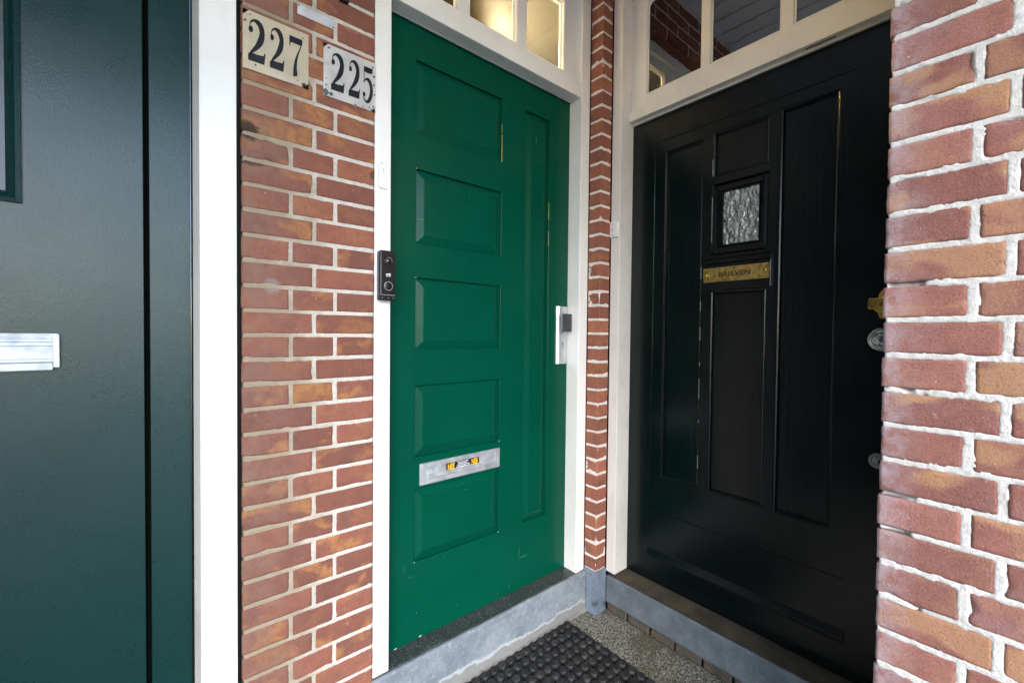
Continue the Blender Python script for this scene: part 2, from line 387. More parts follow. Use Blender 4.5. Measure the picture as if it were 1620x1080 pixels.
def rings(g, F, loops, mi=0, cap=True):
    """stack of rectangles ((u0,u1,v0,v1,d)) joined by sloping faces, last one capped"""
    bm = g.bm; L_ = [[bm.verts.new(F(u, v, d)) for u, v in ((a, c), (b, c), (b, e), (a, e))] for a, b, c, e, d in loops]
    for p_, q_ in zip(L_, L_[1:]):
        for j in range(4):
            k_ = (j+1) % 4; f = bm.faces.new((p_[j], p_[k_], q_[k_], q_[j])); f.material_index = mi
    if cap: f = bm.faces.new(L_[-1]); f.material_index = mi
    return g

def text(g, s, F, u, v, size, d0, thick, bold=0., sx=1., mi=0, flip=1, spacing=1.):
    cu = bpy.data.curves.new('t', 'FONT'); cu.body = s; cu.size = size; cu.offset = bold; cu.align_x = 'CENTER'; cu.align_y = 'CENTER'; cu.extrude = thick/2; cu.resolution_u = 3; cu.space_character = spacing
    o = bpy.data.objects.new('t', cu); C.objects.link(o); dg = bpy.context.evaluated_depsgraph_get(); dg.update()
    me = bpy.data.meshes.new_from_object(o.evaluated_get(dg)); bpy.data.objects.remove(o); bpy.data.curves.remove(cu)
    for q in me.vertices: x, y, z = q.co; q.co = F(u + flip*x*sx, v + y, d0 - z)
    b = bmesh.new(); b.from_mesh(me); bpy.data.meshes.remove(me); g.merge(b, mi); return g

def ribbon(g, F, pts, O, sc, d0, d1, mi=0):
    """variable-width brush stroke through pts (x,y,w); O origin, sc scale (su,sv)"""
    P_ = np.array(pts, float); n = len(P_); t = np.linspace(0, n-1, (n-1)*6+1)
    def cr(c):
        out = []
        for x in t:
            i = min(int(x), n-2); f_ = x-i; p0, p1, p2, p3 = c[max(i-1, 0)], c[i], c[i+1], c[min(i+2, n-1)]
            out.append(.5*(2*p1+(p2-p0)*f_+(2*p0-5*p1+4*p2-p3)*f_**2+(3*p1-p0-3*p2+p3)*f_**3))
        return np.array(out)
    X, Y, W = cr(P_[:, 0]), cr(P_[:, 1]), cr(P_[:, 2]); dx, dy = np.gradient(X), np.gradient(Y); l = np.hypot(dx, dy)+1e-9; nx, ny = -dy/l, dx/l
    left = [(X[i]+nx[i]*W[i]/2, Y[i]+ny[i]*W[i]/2) for i in range(len(X))]; right = [(X[i]-nx[i]*W[i]/2, Y[i]-ny[i]*W[i]/2) for i in range(len(X))]
    m = lambda q: (O[0]+q[0]*sc[0], O[1]+q[1]*sc[1])
    b = bmesh.new(); A = [b.verts.new(F(*m(q), d0)) for q in left]; B = [b.verts.new(F(*m(q), d0)) for q in right]
    for i in range(len(A)-1): b.faces.new((A[i], A[i+1], B[i+1], B[i]))
    e = bmesh.ops.extrude_face_region(b, geom=b.faces[:]); off = Vector(F(0, 0, d1)) - Vector(F(0, 0, d0))
    bmesh.ops.translate(b, verts=[x for x in e['geom'] if isinstance(x, bmesh.types.BMVert)], vec=off)
    return g.merge(b, mi)
def disc(g, F, u, v, ru, rv, d0, d1, n=20, mi=0):
    return g.prism([(u+ru*math.cos(2*math.pi*i/n), v+rv*math.sin(2*math.pi*i/n)) for i in range(n)], F, d0, d1, 0, mi)

# ------------------------------------------------------------------ brickwork
def hsh(i, j, k_, s=0):
    h = np.sin(i*127.1 + j*311.7 + k_*74.7 + s*53.3)*43758.5453; return h - np.floor(h)
def vnoise(p, s=0):
    i = np.floor(p); f = p-i; f = f*f*(3-2*f); r = 0
    for a in (0, 1):
        for b in (0, 1):
            for c in (0, 1):
                wt = (f[:, 0] if a else 1-f[:, 0])*(f[:, 1] if b else 1-f[:, 1])*(f[:, 2] if c else 1-f[:, 2]); r = r + wt*hsh(i[:, 0]+a, i[:, 1]+b, i[:, 2]+c, s)
    return r
def fb(p, s=0): return (vnoise(p, s) + .5*vnoise(p*2.1, s+1) + .25*vnoise(p*4.3, s+2))/1.75

class Bricks:
    def __init__(s): s.v = []; s.f = []; s.r = []; s.l = []; s.n = 0; s.k = 0
    def add(s, lo, hi, step=.006, chip=.5, wob=1., seed=None):
        lo, hi = np.array(lo), np.array(hi); h = (hi-lo)/2; c = (hi+lo)/2; n = np.maximum(2, np.round(2*h/step).astype(int)); s.k += 1
        idx = {}; vs = []; fs = []
        def vid(t):
            if t not in idx: idx[t] = len(vs); vs.append(t)
            return idx[t]
        for ax in range(3):
            o1, o2 = [a for a in range(3) if a != ax]
            for side in (0, n[ax]):
                for i in range(n[o1]):
                    for j in range(n[o2]):
                        q = []
                        for a, b in ((i, j), (i+1, j), (i+1, j+1), (i, j+1)):
                            t = [0, 0, 0]; t[ax] = int(side); t[o1] = a; t[o2] = b; q.append(vid(tuple(t)))
                        fs.append(q if (side > 0) ^ (ax == 1) else q[::-1])
        p = np.array(vs, float)/n*2*h - h
        rb = rng.random() if seed is None else seed
        wp = p + c; ne = fb(wp*48, 3); nb = fb(wp*23 + rb*20, 9)
        r = .0014 + .0035*np.clip(ne-.35, 0, 1) + chip*.020*np.clip(nb-.62, 0, 1)*3
        r = np.minimum(r, h.min()*.6)[:, None]
        q = np.clip(p, -(h-r), h-r); d = p-q; L_ = np.linalg.norm(d, axis=1, keepdims=True)+1e-9; nn = d/L_
        p2 = q + r*nn + nn*(fb(wp*120, 5)[:, None]-.5)*.0014*wob + nn*(fb(wp*30, 7)[:, None]-.5)*.0014*wob
        ang = (rng.random(3)-.5)*np.array([.012, .012, .012])*wob
        p2 = p2 + np.cross(np.broadcast_to(ang, p2.shape), p2) + (rng.random(3)-.5)*np.array([.0010, .0010, .0012])
        s.v.append(p2 + c); s.f.append(np.array(fs)+s.n); s.n += len(p2); s.r.append(np.full(len(p2), rb)); s.l.append(p)
    def build(s, name, mat, parent):
        V = np.concatenate(s.v); Fc = np.concatenate(s.f); me = bpy.data.meshes.new(name)
        me.vertices.add(len(V)); me.vertices.foreach_set('co', V.astype('f').ravel())
        me.loops.add(Fc.size); me.loops.foreach_set('vertex_index', Fc.astype('i').ravel())
        me.polygons.add(len(Fc)); me.polygons.foreach_set('loop_start', np.arange(0, Fc.size, 4, dtype='i')); me.polygons.foreach_set('loop_total', np.full(len(Fc), 4, 'i'))
        me.update(); me.polygons.foreach_set('use_smooth', np.ones(len(Fc), bool))
        a = me.attributes.new('rnd', 'FLOAT', 'POINT'); a.data.foreach_set('value', np.concatenate(s.r).astype('f'))
        b = me.attributes.new('loc', 'FLOAT_VECTOR', 'POINT'); b.data.foreach_set('vector', np.concatenate(s.l).astype('f').ravel())
        return link(name, me, parent, [mat])

def mortar_sheet(name, F, u0, u1, v0, v1, step, mat, parent, back, depth=.0015, amp=.0035, gaps=0., gapf=None, seed=0, rects=()):
    """rough pointing: a finely relieved sheet with a solid core behind it"""
    nu, nv = int((u1-u0)/step)+1, int((v1-v0)/step)+1
    U, V = np.meshgrid(np.linspace(u0, u1, nu), np.linspace(v0, v1, nv)); P_ = np.stack([U.ravel(), V.ravel()+9, np.full(U.size, seed*1.7)], 1)
    D = depth + (fb(P_*70, seed)-.5)*amp + (vnoise(P_*210, seed+4)-.5)*.0012
    if gaps:
        gq = P_.copy(); gq[:, 0] *= .55; m = np.clip((fb(gq*26, seed+8)-(1-gaps))*14, 0, 1)
        if gapf: m = m*np.array([gapf(u, v) for u, v in zip(U.ravel(), V.ravel())])
        D = D + m*.012
    ins = np.full(U.size, -1.); uu, vv = U.ravel(), V.ravel(); wob = (vnoise(P_*150, seed+21)-.5)*.0028 + (vnoise(P_*55, seed+22)-.5)*.0016
    for (ra, rb, rc, rd) in rects:                                # sink the pointing behind every brick
        m = (uu > ra) & (uu < rb) & (vv > rc) & (vv < rd)
        ins[m] = np.minimum(np.minimum(uu[m]-ra, rb-uu[m]), np.minimum(vv[m]-rc, rd-vv[m]))
    if len(rects): D = D + np.clip((ins - .0016 + wob)/.0022, 0, 1)*.0055
    edge = (U.ravel() <= u0+1e-6) | (U.ravel() >= u1-1e-6) | (V.ravel() <= v0+1e-6) | (V.ravel() >= v1-1e-6); D = np.where(edge, back, D)
    co = np.array([F(u, v, d) for u, v, d in zip(U.ravel(), V.ravel(), D)], 'f')
    I = np.arange(nu*nv).reshape(nv, nu); Fc = np.stack([I[:-1, :-1], I[:-1, 1:], I[1:, 1:], I[1:, :-1]], -1).reshape(-1, 4)
    me = bpy.data.meshes.new(name); me.vertices.add(len(co)); me.vertices.foreach_set('co', co.ravel())
    me.loops.add(Fc.size); me.loops.foreach_set('vertex_index', Fc.astype('i').ravel()); me.polygons.add(len(Fc))
    me.polygons.foreach_set('loop_start', np.arange(0, Fc.size, 4, dtype='i')); me.polygons.foreach_set('loop_total', np.full(len(Fc), 4, 'i')); me.update()
    me.polygons.foreach_set('use_smooth', np.ones(len(Fc), bool))
    return link(name, me, parent, [mat])

# ================================================================== SETTING
CEIL = 1.82
g = G(); g.box(-6, 2.2, -.62, 1.75, -.25, 0); tag(g.build('floor', 'floor'), kind='structure')
g = G(); g.box(-60, 60, -80, -.624, -.4, -.02); tag(g.build('pavement', 'pavement'), kind='structure')
g = G()
x = -3.2
while x < 1.95:                                                    # boards run from the street to the doors
    g.box(x+.002, x+.128, -.62, 1.6, CEIL+ZO, CEIL+ZO+.02, .002); g.box(x-.005, x+.005, -.61, 1.6, CEIL+ZO-.006, CEIL+ZO-.001, .001, 1); x += .13
g.box(-3.2, 1.95, -.62, 1.6, CEIL+ZO+.024, CEIL+ZO+.1)
tag(g.build('ceiling', ['boards', 'white']), kind='structure')

g = G(); g.box(-1.25, 2.1, -.80, -.622, ZO+1.32, ZO+2.2); tag(g.build('blocker', 'side_grey'), 'dark grey lintel added out of view over the porch opening to cut the sky', 'blocker')  # unseen, added to keep the higher sky out of the left door's sheen
# ---- brick pier between the first two doors
PY = 1.235
pier = empty('brick_pier', (.33, 1.26, 0), 'narrow red brick pier carrying the enamel house numbers', 'brick pier')
B = Bricks(); PIT = .0619; z0 = -.3835
RP = []; RW = []
ks = range(int((z0-CEIL)/PIT), int((z0+ZO)/PIT)+1)
for k_ in ks:
    zt = z0 - k_*PIT; a, b = zt-PIT+.0048, zt-.0048
    if a+ZO < 0: a = -ZO+.002
    if b-a < .02 or b > CEIL: continue
    us = [.166, .3337, .5005] if k_ % 2 else [.166, .2765, .3885, .5005]
    for i in range(len(us)-1):
        RP.append((us[i]+(.0048 if i else -.01), us[i+1]-(.0048 if i < len(us)-2 else -.01), a, b))
        B.add((us[i]+(.0048 if i else 0)+(rng.random()-.5)*.0015, PY, a+ZO+(rng.random()-.5)*.001), (us[i+1]-(.0048 if i < len(us)-2 else .001), PY+.045, b+ZO), .0055, chip=1.1 if i == 0 else .45)
B.build('bricks', 'brick_pier', pier)
mortar_sheet('mortar', FA(PY), .1675, .4995, -ZO, CEIL, .0027, 'mortar_pier', pier, .05, .0011, .0016, seed=1, rects=RP)
g = G(); g.box(.168, .499, 1.283, 1.40, 0, CEIL+ZO); g.build('core', 'mortar_pier', pier)

# ---- slim corner pier
colm = empty('brick_column', (1.50, 1.2, 0), 'slim brick corner column squeezed between two white door frames', 'brick column')
B = Bricks(); PC = .0608; zc = .1225
for k_ in range(-29, 19):
    zt = zc - k_*PC
    if zt > CEIL: continue
    jx, jy = (rng.random(2)-.5)*.003
    B.add((1.4665+jx, 1.1755+jy, zt-PC+.0050+ZO), (1.533, 1.2395, zt-.0050+ZO), .0045, chip=1.0, wob=1.3)
B.build('bricks', 'brick_col', colm)
g = G(); g.box(1.4685, 1.5335, 1.1775, 1.2395, ZO-1.033, ZO+CEIL, .0015); g.build('mortar', 'mortar_col', colm)
g = G(); g.box(1.4655, 1.72, 1.2400, 1.42, 0, ZO+CEIL); g.box(1.5375, 1.72, 1.1735, 1.2398, 0, ZO+CEIL); g.build('core', 'hole', colm)  # unseen dark boxes added behind the joints to block sky light
g = G()
b = bmesh.new()
lv = [-ZO, -1.18, -1.14, -1.10, -1.07, -1.045, -1.034]
for i, z in enumerate(lv):
    for x, y in ((1.4635, 1.1705), (1.5335, 1.1705), (1.5335, 1.2395), (1.4635, 1.2395)): b.verts.new((x+(rng.random()-.5)*.002, y+(rng.random()-.5)*.002, z+ZO))
b.verts.ensure_lookup_table()
for i in range(len(lv)-1):
    for j in range(4): b.faces.new([b.verts[i*4+j], b.verts[i*4+(j+1) % 4], b.verts[i*4+4+(j+1) % 4], b.verts[i*4+4+j]])
b.faces.new([b.verts[len(b.verts)-4+j] for j in range(4)])
bmesh.ops.bevel(b, geom=b.edges[:], offset=.0015, segments=2, affect='EDGES'); g.merge(b); g.build('base_stone', 'bluestone_base', colm)
for q in [((1.405, 1.2385), 0)]: pass

# ---- rough brick wall on the right
XR = 1.005
wallr = empty('brick_wall', (1.3, -.2, 0), 'weathered pinkish brick wall with thick white pointing right of the black door', 'brick wall')
B = Bricks(); zr = .0915
for k_ in range(-29, 22):
    zt = zr - k_*PIT; a, b = zt-PIT+.0040, zt-.0040
    if b > CEIL or b < -ZO+.01: continue
    a = max(a, -ZO+.002); y = .166 + (rng.random()-.5)*.003; first = .1045 if k_ % 2 == 0 else .143
    e = y; w_ = e-(.166-first)
    while e > -.62:
        RW.append((e-w_, e if e < y else e+.02, a, b))
        B.add((XR, e-w_, a+ZO), (XR+(.10 if y == e else .05), e, b+ZO+(rng.random()-.5)*.001), .0055, chip=1.0, wob=1.0)
        e = e-w_-.0105; w_ = .21 if (first > .12 or e < .0) else .1045
        if e-w_ < -.62: w_ = e+.62
        if w_ < .02: break
B.build('bricks', 'brick_right', wallr)
mortar_sheet('mortar', FB(XR), -.30, .1650, -ZO, CEIL, .0030, "mortar_right", wallr, .05, .0003, .0020, gaps=.34, gapf=lambda u, v: 1. if u > .105 else .12, seed=2, rects=RW)
g = G(); g.box(XR+.052, 2.1, -.615, .160, 0, CEIL+ZO); g.box(XR+.004, XR+.051, -.618, -.301, 0, CEIL+ZO); g.build('core', 'mortar_right', wallr)

# ---- walls above the door frames and an added, unseen side wall
up_a = empty('brick_wall', (1.0, 1.3, ZO+1.55), 'strip of red brick wall above the green door frame', 'brick wall')
B = Bricks()
for k_ in range(-36, -30):
    zt = z0 - k_*PIT
    if zt > CEIL+.02: continue
    x = .5045 - (.11 if k_ % 2 else 0)
    while x < 1.46:
        B.add((max(x, .5045), PY, zt-PIT+.005+ZO), (min(x+.21, 1.462), PY+.045, zt-.005+ZO), .012); x += .22
B.build('bricks', 'brick_pier', up_a)
g = G(); g.box(.504, 1.464, 1.238, 1.42, ZO+1.545, ZO+CEIL); g.build('mortar', 'mortar_col', up_a)
g = G(); g.box(1.5375, 1.75, .17, 1.24, ZO+1.545, ZO+CEIL); tag(g.build('brick_wall', 'brick_col'), 'strip of brick wall above the black door frame', 'brick wall')
g = G(); g.box(-1.25, -1.02, -.1, 1.45, 0, ZO+CEIL); tag(g.build('added_side_wall', 'side_grey'), 'added dark grey side wall, out of view, left of the dark green door', 'brick wall')  # unseen, added to darken what the black door reflects

# ================================================================== GREEN DOOR (faces -y)
F = FA(0)
def jamb(name, x0, x1, y0, y1, z0_, z1_, mat, parent, bev=.0025):
    g_ = G(); g_.box(x0, x1, y0, y1, z0_+ZO, z1_+ZO, bev, 0, 3); return g_.build(name, mat, parent)
fr = empty('doorway', (.98, 1.28, .17), 'glossy white door frame with lit transom panes around the bright green door', 'door frame')
jamb('jamb', .5015, .553, 1.2405, 1.345, -1.0465, 1.54, 'white', fr)
jamb('jamb', 1.410, 1.4645, 1.2405, 1.345, -1.0465, 1.54, 'white', fr)
g = G(); g.prism([(1.243, 1.006), (1.302, 1.006), (1.302, 1.019), (1.345, 1.019), (1.345, 1.085), (1.275, 1.085), (1.243, 1.074)], lambda u, v, d: (d, u, v+ZO), .5535, 1.4095, .0012); g.build('transom_beam', 'white', fr)
g = G(); g.box(.5535, 1.4095, 1.296, 1.3005, ZO+1.0035, ZO+1.0065); g.build('drip_strip', 'alu', fr)
g = G(); g.box(.5535, 1.4095, 1.243, 1.345, ZO+1.43, ZO+1.54, .0025); g.build('head', 'white', fr)
win = holed(FA(1.268), .5535, 1.4095, 1.0855, 1.4295, [(.595, .804, 1.105, 1.385, .022), (.855, 1.065, 1.105, 1.385, .022), (1.12, 1.323, 1.105, 1.385, .022)], 0, .05, .004)
# leave the panes open: drop the closing back face
bm_ = win.bm; bm_.faces.ensure_lookup_table(); bmesh.ops.delete(bm_, geom=[bm_.faces[-1]], context='FACES_ONLY')
ts = win.build('transom_window', 'white', fr)
for a, b in ((.595, .804), (.855, 1.065), (1.12, 1.323)):
    g = G(); g.box(a+.0005, b-.0005, 1.288, 1.2905, ZO+1.1055, ZO+1.3845); g.build('pane', 'glass_frost', ts)
    g = G()
    for (p0, p1, q0, q1) in ((a, a+.007, 1.105, 1.385), (b-.007, b, 1.105, 1.385), (a+.0075, b-.0075, 1.378, 1.385), (a+.0075, b-.0075, 1.105, 1.112)): g.box(p0+.0003, p1-.0003, 1.2815, 1.2875, ZO+q0+.0003, ZO+q1-.0003, .001)
    g.build('glazing_bead', 'white', ts)

YD = 1.307
F = FA(YD)
door = empty('green_door', (.98, YD+.02, .175), 'bright green panelled front door with silver letter plate and smart lock', 'door')
pan = [(.671, 1.030, .658, .895), (.671, 1.030, .294, .540), (.671, 1.030, -.061, .181), (.671, 1.030, -.421, -.180), (.671, 1.030, -.777, -.530), (1.156, 1.287, -.775, .893)]
g = holed(F, .556, 1.4085, -1.044, 1.0165, [(*p_, .011) for p_ in pan], 0, .04, .0012); g.build('door_leaf', 'green', door)
for (a, b, c, d) in pan:
    iw = .031 if b-a > .2 else .030
    g = G(); rings(g, F, [(a, b, c, d, .0108), (a+.0025, b-.0025, c+.0025, d-.0025, .0108), (a+iw-.002, b-iw+.002, c+iw-.002, d-iw+.002, .0018), (a+iw-.001, b-iw+.001, c+iw-.001, d-iw+.001, .0004), (a+iw, b-iw, c+iw, d-iw, .0002)])
    g.build('panel', 'green', door)
for q in ((1.0295, 1.0315, .655, .76), (1.0297, 1.0307, .765, .80), (1.2864, 1.2876, .48, .55), (1.2864, 1.2872, .37, .43)):
    g = G(); fbox(g, F, *q, -.0004, .001); g.build('paint_chip', 'chip', door)
for (u, v) in ((.562, -1.040), (.60, -1.041), (.69, -1.038), (.567, -1.0405)): g = G(); fbox(g, F, u, u+.010, v-.0015, v+.0015, -.0008, .001); g.build('paint_chip', 'palechip', door)
for (u, v) in ((.671, -.777), (.671, .181), (.671, .541), (1.03, -.777), (1.03, -.42)): g = G(); disc(g, F, u, v, .0020, .0016, -.0007, .001, 6); g.build('paint_chip', 'palechip', door)
# letter plate
lp = holed(F, .688, 1.031, -.519, -.446, [(.716, 1.007, -.498, -.461, -.0015)], -.0045, .001, .001).build('letter_plate', 'alu', door)
g = G(); fbox(g, F, .7165, 1.0065, -.4975, -.4615, -.0030, -.0012, .0006)
g.prism([(-.0125, -.4925), (-.0030, -.4855), (-.0030, -.4975), (-.0085, -.5005), (-.0125, -.4975)], lambda u, v, d: F(d, v, u), .7175, 1.0055, .0006); g.build('flap', 'alu', lp)
st = G(); fbox(st, F, .791, .934, -.4915, -.4632, -.0036, -.0031)
st_o = st.build('sticker', 'sticker_dark', lp)
for u in (.8115, .9130):
    g = G(); text(g, 'NEE', F, u, -.4775, .0285, -.0040, .0003, .0008, .56); g.build('sticker_lettering', 'sticker_yellow', lp)
g = G()
for v, (a, b) in zip((-.4675, -.4730, -.4785, -.4840), ((.838, .886), (.841, .881), (.836, .890), (.834, .892))):
    u = a
    while u < b:
        l_ = random.uniform(.003, .008); fbox(g, F, u, min(u+l_, b), v-.0011, v+.0011, -.0041, -.0037); u += l_+.0012
g.build('sticker_text', 'sticker_white', lp)
# lock
lk = empty('tmp', (0, 0, 0), None, None)
bpy.data.objects.remove(lk)
g = G(); g.prism([(1.334, 0), (1.334, -.007), (1.343, -.014), (1.391, -.014), (1.400, -.007), (1.400, 0)], lambda u, v, d: F(u, d, v), -.132, .117, .0008); lock = g.build('door_lock', 'alu', door)
g = G(); fbox(g, F, 1.348, 1.385, .03, .075, -.034, -.0142, .001); fbox(g, F, 1.331, 1.391, .007, .084, -.044, -.034, .0012); g.build('handle', ['steel_dark'], lock)
g = G(); fbox(g, F, 1.3295, 1.3308, .009, .082, -.044, -.034); g.build('handle_edge', 'alu_white', lock)
g = G()
def ring(g_, F_, u, v, r0, r1, d0, d1, a0=0, a1=360, n=24, mi=0):
    A_ = [math.radians(a0+(a1-a0)*i/n) for i in range(n+1)]
    pts = [(u+r1*math.cos(t), v+r1*math.sin(t)) for t in A_]; q_ = [(u+r0*math.cos(t), v+r0*math.sin(t)) for t in A_]
    b_ = bmesh.new()
    for i in range(n):
        qs = [pts[i], pts[i+1], q_[i+1], q_[i]]
        lo_ = [b_.verts.new(F_(*q, d0)) for q in qs]; hi_ = [b_.verts.new(F_(*q, d1)) for q in qs]
        b_.faces.new(lo_); b_.faces.new(hi_[::-1])
        for j in range(4): b_.faces.new((lo_[j], lo_[(j+1) % 4], hi_[(j+1) % 4], hi_[j]))
    g_.merge(b_, mi)
ring(g, F, 1.368, -.043, .0032, .0050, -.0147, -.0141, 20, 330); disc(g, F, 1.368, -.043, .0015, .0015, -.0147, -.0141)
for v in (-.052, -.056, -.0605, -.065): fbox(g, F, 1.3655, 1.3705, v-.0012, v+.0012, -.0146, -.0141)
g.build('lock_marking', 'ink', lock)

# ---- hallway seen through the lit transom
hall = empty('hallway', (1.0, 2.2, .2), 'cream plastered hallway glowing behind the green door transom', 'hallway')
g = G(); X0, X1, Y0, Y1, Z0, Z1 = .50, 1.47, 1.36, 3.1, ZO-1.05, ZO+1.95
g.quad([(X0, Y0, Z0), (X1, Y0, Z0), (X1, Y1, Z0), (X0, Y1, Z0)]); g.quad([(X0, Y0, Z1), (X1, Y0, Z1), (X1, Y1, Z1), (X0, Y1, Z1)])
g.quad([(X0, Y0, Z0), (X0, Y1, Z0), (X0, Y1, Z1), (X0, Y0, Z1)]); g.quad([(X1, Y0, Z0), (X1, Y1, Z0), (X1, Y1, Z1), (X1, Y0, Z1)]); g.quad([(X0, Y1, Z0), (X1, Y1, Z0), (X1, Y1, Z1), (X0, Y1, Z1)])
g.box(X0, X1, Y0-.012, Y0, ZO+1.545, Z1)
g.build('walls', 'interior', hall)

# ================================================================== DARK GREEN DOOR (left)
fl = empty('doorway', (-.35, 1.28, .17), 'smooth white door frame post beside the dark green door', 'door frame')
g = G(); g.prism([(.0845, 1.2405), (.157, 1.2405), (.157, 1.345), (.0725, 1.345), (.0725, 1.3045)], lambda u, v, d: (u, v, d+ZO), -1.22+.17, 1.54, .0018); jl = g.build('jamb', 'white', fl)
g = G(); g.box(.0712, .0742, 1.2955, 1.3055, .17, ZO+1.02); g.build('weather_strip', 'black_rubber', fl)
g = G(); g.box(.158, .1655, 1.2425, 1.30, .0, ZO+1.54); g.build('joint_seal', 'black_rubber', fl)
g = G(); g.box(-.90, .0845, 1.243, 1.345, ZO+1.03, ZO+1.54, .002); g.build('head', 'white', fl)
g = G(); g.box(-.985, -.905, 1.2405, 1.345, .17, ZO+1.54, .002); g.build('jamb', 'white', fl)
YL = 1.307; F = FA(YL)
dg = empty('dark_green_door', (-.4, YL+.02, .17), 'very dark green front door with stippled paint at the left edge', 'door')
g = holed(F, -.90, .0705, -1.044, 1.025, [(-.62, -.204, .252, .88, .02), (-.0165, -.0065, -1.040, 1.020, .011)], 0, .04, .001)
g.build('door_leaf', 'dark_green', dg)
g = G(); fbox(g, F, -.0163, -.0067, -1.0395, 1.0195, .0102, .0108, 0, 0); gr = g.build('groove', 'hole', dg)
g = G(); W = (-.62, -.204, .252, .88)
rings(g, F, [(W[0]-.001, W[1]+.001, W[2]-.001, W[3]+.001, 0), (W[0]-.001, W[1]+.001, W[2]-.001, W[3]+.001, -.006), (W[0]+.006, W[1]-.006, W[2]+.006, W[3]-.006, -.009), (W[0]+.012, W[1]-.012, W[2]+.012, W[3]-.012, -.003), (W[0]+.014, W[1]-.014, W[2]+.014, W[3]-.014, -.005), (W[0]+.022, W[1]-.022, W[2]+.022, W[3]-.022, .008), (W[0]+.022, W[1]-.022, W[2]+.022, W[3]-.022, .016)], cap=False)
g.build('glazing_moulding', 'dark_green', dg)
g = G(); fbox(g, F, W[0]+.022, W[1]-.022, W[2]+.022, W[3]-.022, .0125, .0155); g.build('pane', 'grey_pane', dg)
pr = [(0, -.0115), (-.0035, -.0115), (-.0035, -.0135), (-.0015, -.0145), (-.0015, -.0185), (-.005, -.0200), (-.005, -.0225), (-.0025, -.0235), (-.0025, -.0275), (-.007, -.029), (-.007, -.0365), (-.004, -.0375), (-.004, -.0635), (-.0065, -.0645), (-.0065, -.0695), (-.0095, -.0712), (-.012, -.0725), (-.012, -.086), (-.009, -.088), (0, -.088)]
g = G(); g.prism(pr, lambda u, v, d: F(d, v, u), -.51, -.1615, 0); lpl = g.build('letter_plate', 'alu_white', dg)
g = G(); fbox(g, F, -.1612, -.1515, -.082, -.0115, -.0095, .0, .002); g.build('end_cap', 'plastic_white', lpl)
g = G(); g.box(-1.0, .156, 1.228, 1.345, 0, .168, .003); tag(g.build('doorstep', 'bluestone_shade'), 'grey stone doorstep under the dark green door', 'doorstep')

# ================================================================== BLACK DOOR (faces -x)
XB, XD = 1.534, 1.622
fb_ = empty('doorway', (1.58, .65, .17), 'aged off-white door frame with dark transom panes above the black door', 'door frame')
def jb(name, y0, y1, parent): g_ = G(); g_.box(XB+.001, 1.66, y0, y1, ZO-1.047, ZO+1.54, .0025, 0, 3); return g_.build(name, 'white_old', parent)
jb('jamb', 1.1265, 1.1725, fb_); jb('jamb', .1695, .205, fb_)
g = G(); g.prism([(1.5845, .914), (1.5845, .953), (1.5995, .957), (1.66, .957), (1.66, .9115), (1.621, .9115), (1.621, .906), (1.6125, .906), (1.6125, .918), (1.5985, .918), (1.5985, .9125)], lambda u, v, d: (u, d, v+ZO), .2055, 1.126, .001); led = g.build('transom_ledge', 'white_old', fb_)
g = G(); g.prism([(.36, .9175), (.43, .9175), (.44, .9175), (.45, .9175)][:3] + [(.40, .9176)], lambda u, v, d: (1.6+d, u, v+ZO), -.0005, .012); bpy.ops  # bare patch on the soffit
g.bm.free()
g = G(); g.box(1.6000, 1.6120, .395, .475, ZO+.9168, ZO+.9184); g.build('bare_wood_patch', 'chip_brown' if 'chip_brown' in MT else 'tread_dirty', led)
g = G(); g.box(1.56, 1.66, .2055, 1.126, ZO+1.44, ZO+1.54, .002); g.build('head', 'white_old', fb_)
wb = holed(FB(1.6025), .2055, 1.126, .9575, 1.4395, [(.275, .508, 1.013, 1.397, .012), (.545, .781, 1.013, 1.397, .012), (.815, 1.052, 1.013, 1.397, .012)], 0, .04, .003)
bm_ = wb.bm; bm_.faces.ensure_lookup_table(); bmesh.ops.delete(bm_, geom=[bm_.faces[-1]], context='FACES_ONLY')
tw = wb.build('transom_window', 'white_old', fb_)
for a, b in ((.275, .508), (.545, .781), (.815, 1.052)):
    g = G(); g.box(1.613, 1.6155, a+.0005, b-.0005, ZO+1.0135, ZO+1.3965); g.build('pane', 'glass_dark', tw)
    g = G()
    for (p0, p1, q0, q1) in ((a, a+.006, 1.013, 1.397), (b-.006, b, 1.013, 1.397), (a+.0065, b-.0065, 1.391, 1.397), (a+.0065, b-.0065, 1.013, 1.019)): g.box(1.609, 1.6128, p0+.0003, p1-.0003, ZO+q0+.0003, ZO+q1-.0003, .001)
    for (cu, sgn) in ((a+.006, 1), (b-.006, -1)):                  # rounded upper corners of the panes
        r_ = .018; pts = [(cu, 1.391)] + [(cu+sgn*(r_-r_*math.cos(math.radians(t))), 1.391-(r_-r_*math.sin(math.radians(t)))) for t in range(0, 91, 15)]
        g.prism(pts, FB(1.6095), 0, .003)
    g.build('glazing_bead', 'white_old', tw)
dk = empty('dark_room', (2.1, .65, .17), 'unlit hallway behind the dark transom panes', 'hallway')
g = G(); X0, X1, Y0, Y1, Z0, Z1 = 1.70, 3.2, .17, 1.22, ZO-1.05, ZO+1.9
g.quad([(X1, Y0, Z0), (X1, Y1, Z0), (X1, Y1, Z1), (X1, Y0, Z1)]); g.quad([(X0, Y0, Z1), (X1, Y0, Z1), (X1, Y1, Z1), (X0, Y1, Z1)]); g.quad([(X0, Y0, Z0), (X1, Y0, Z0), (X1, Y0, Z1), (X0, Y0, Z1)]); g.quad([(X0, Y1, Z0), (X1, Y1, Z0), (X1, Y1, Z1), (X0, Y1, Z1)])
g.box(1.675, 1.70, .17, 1.22, ZO+1.545, Z1); g.build('walls', 'dark_in', dk)

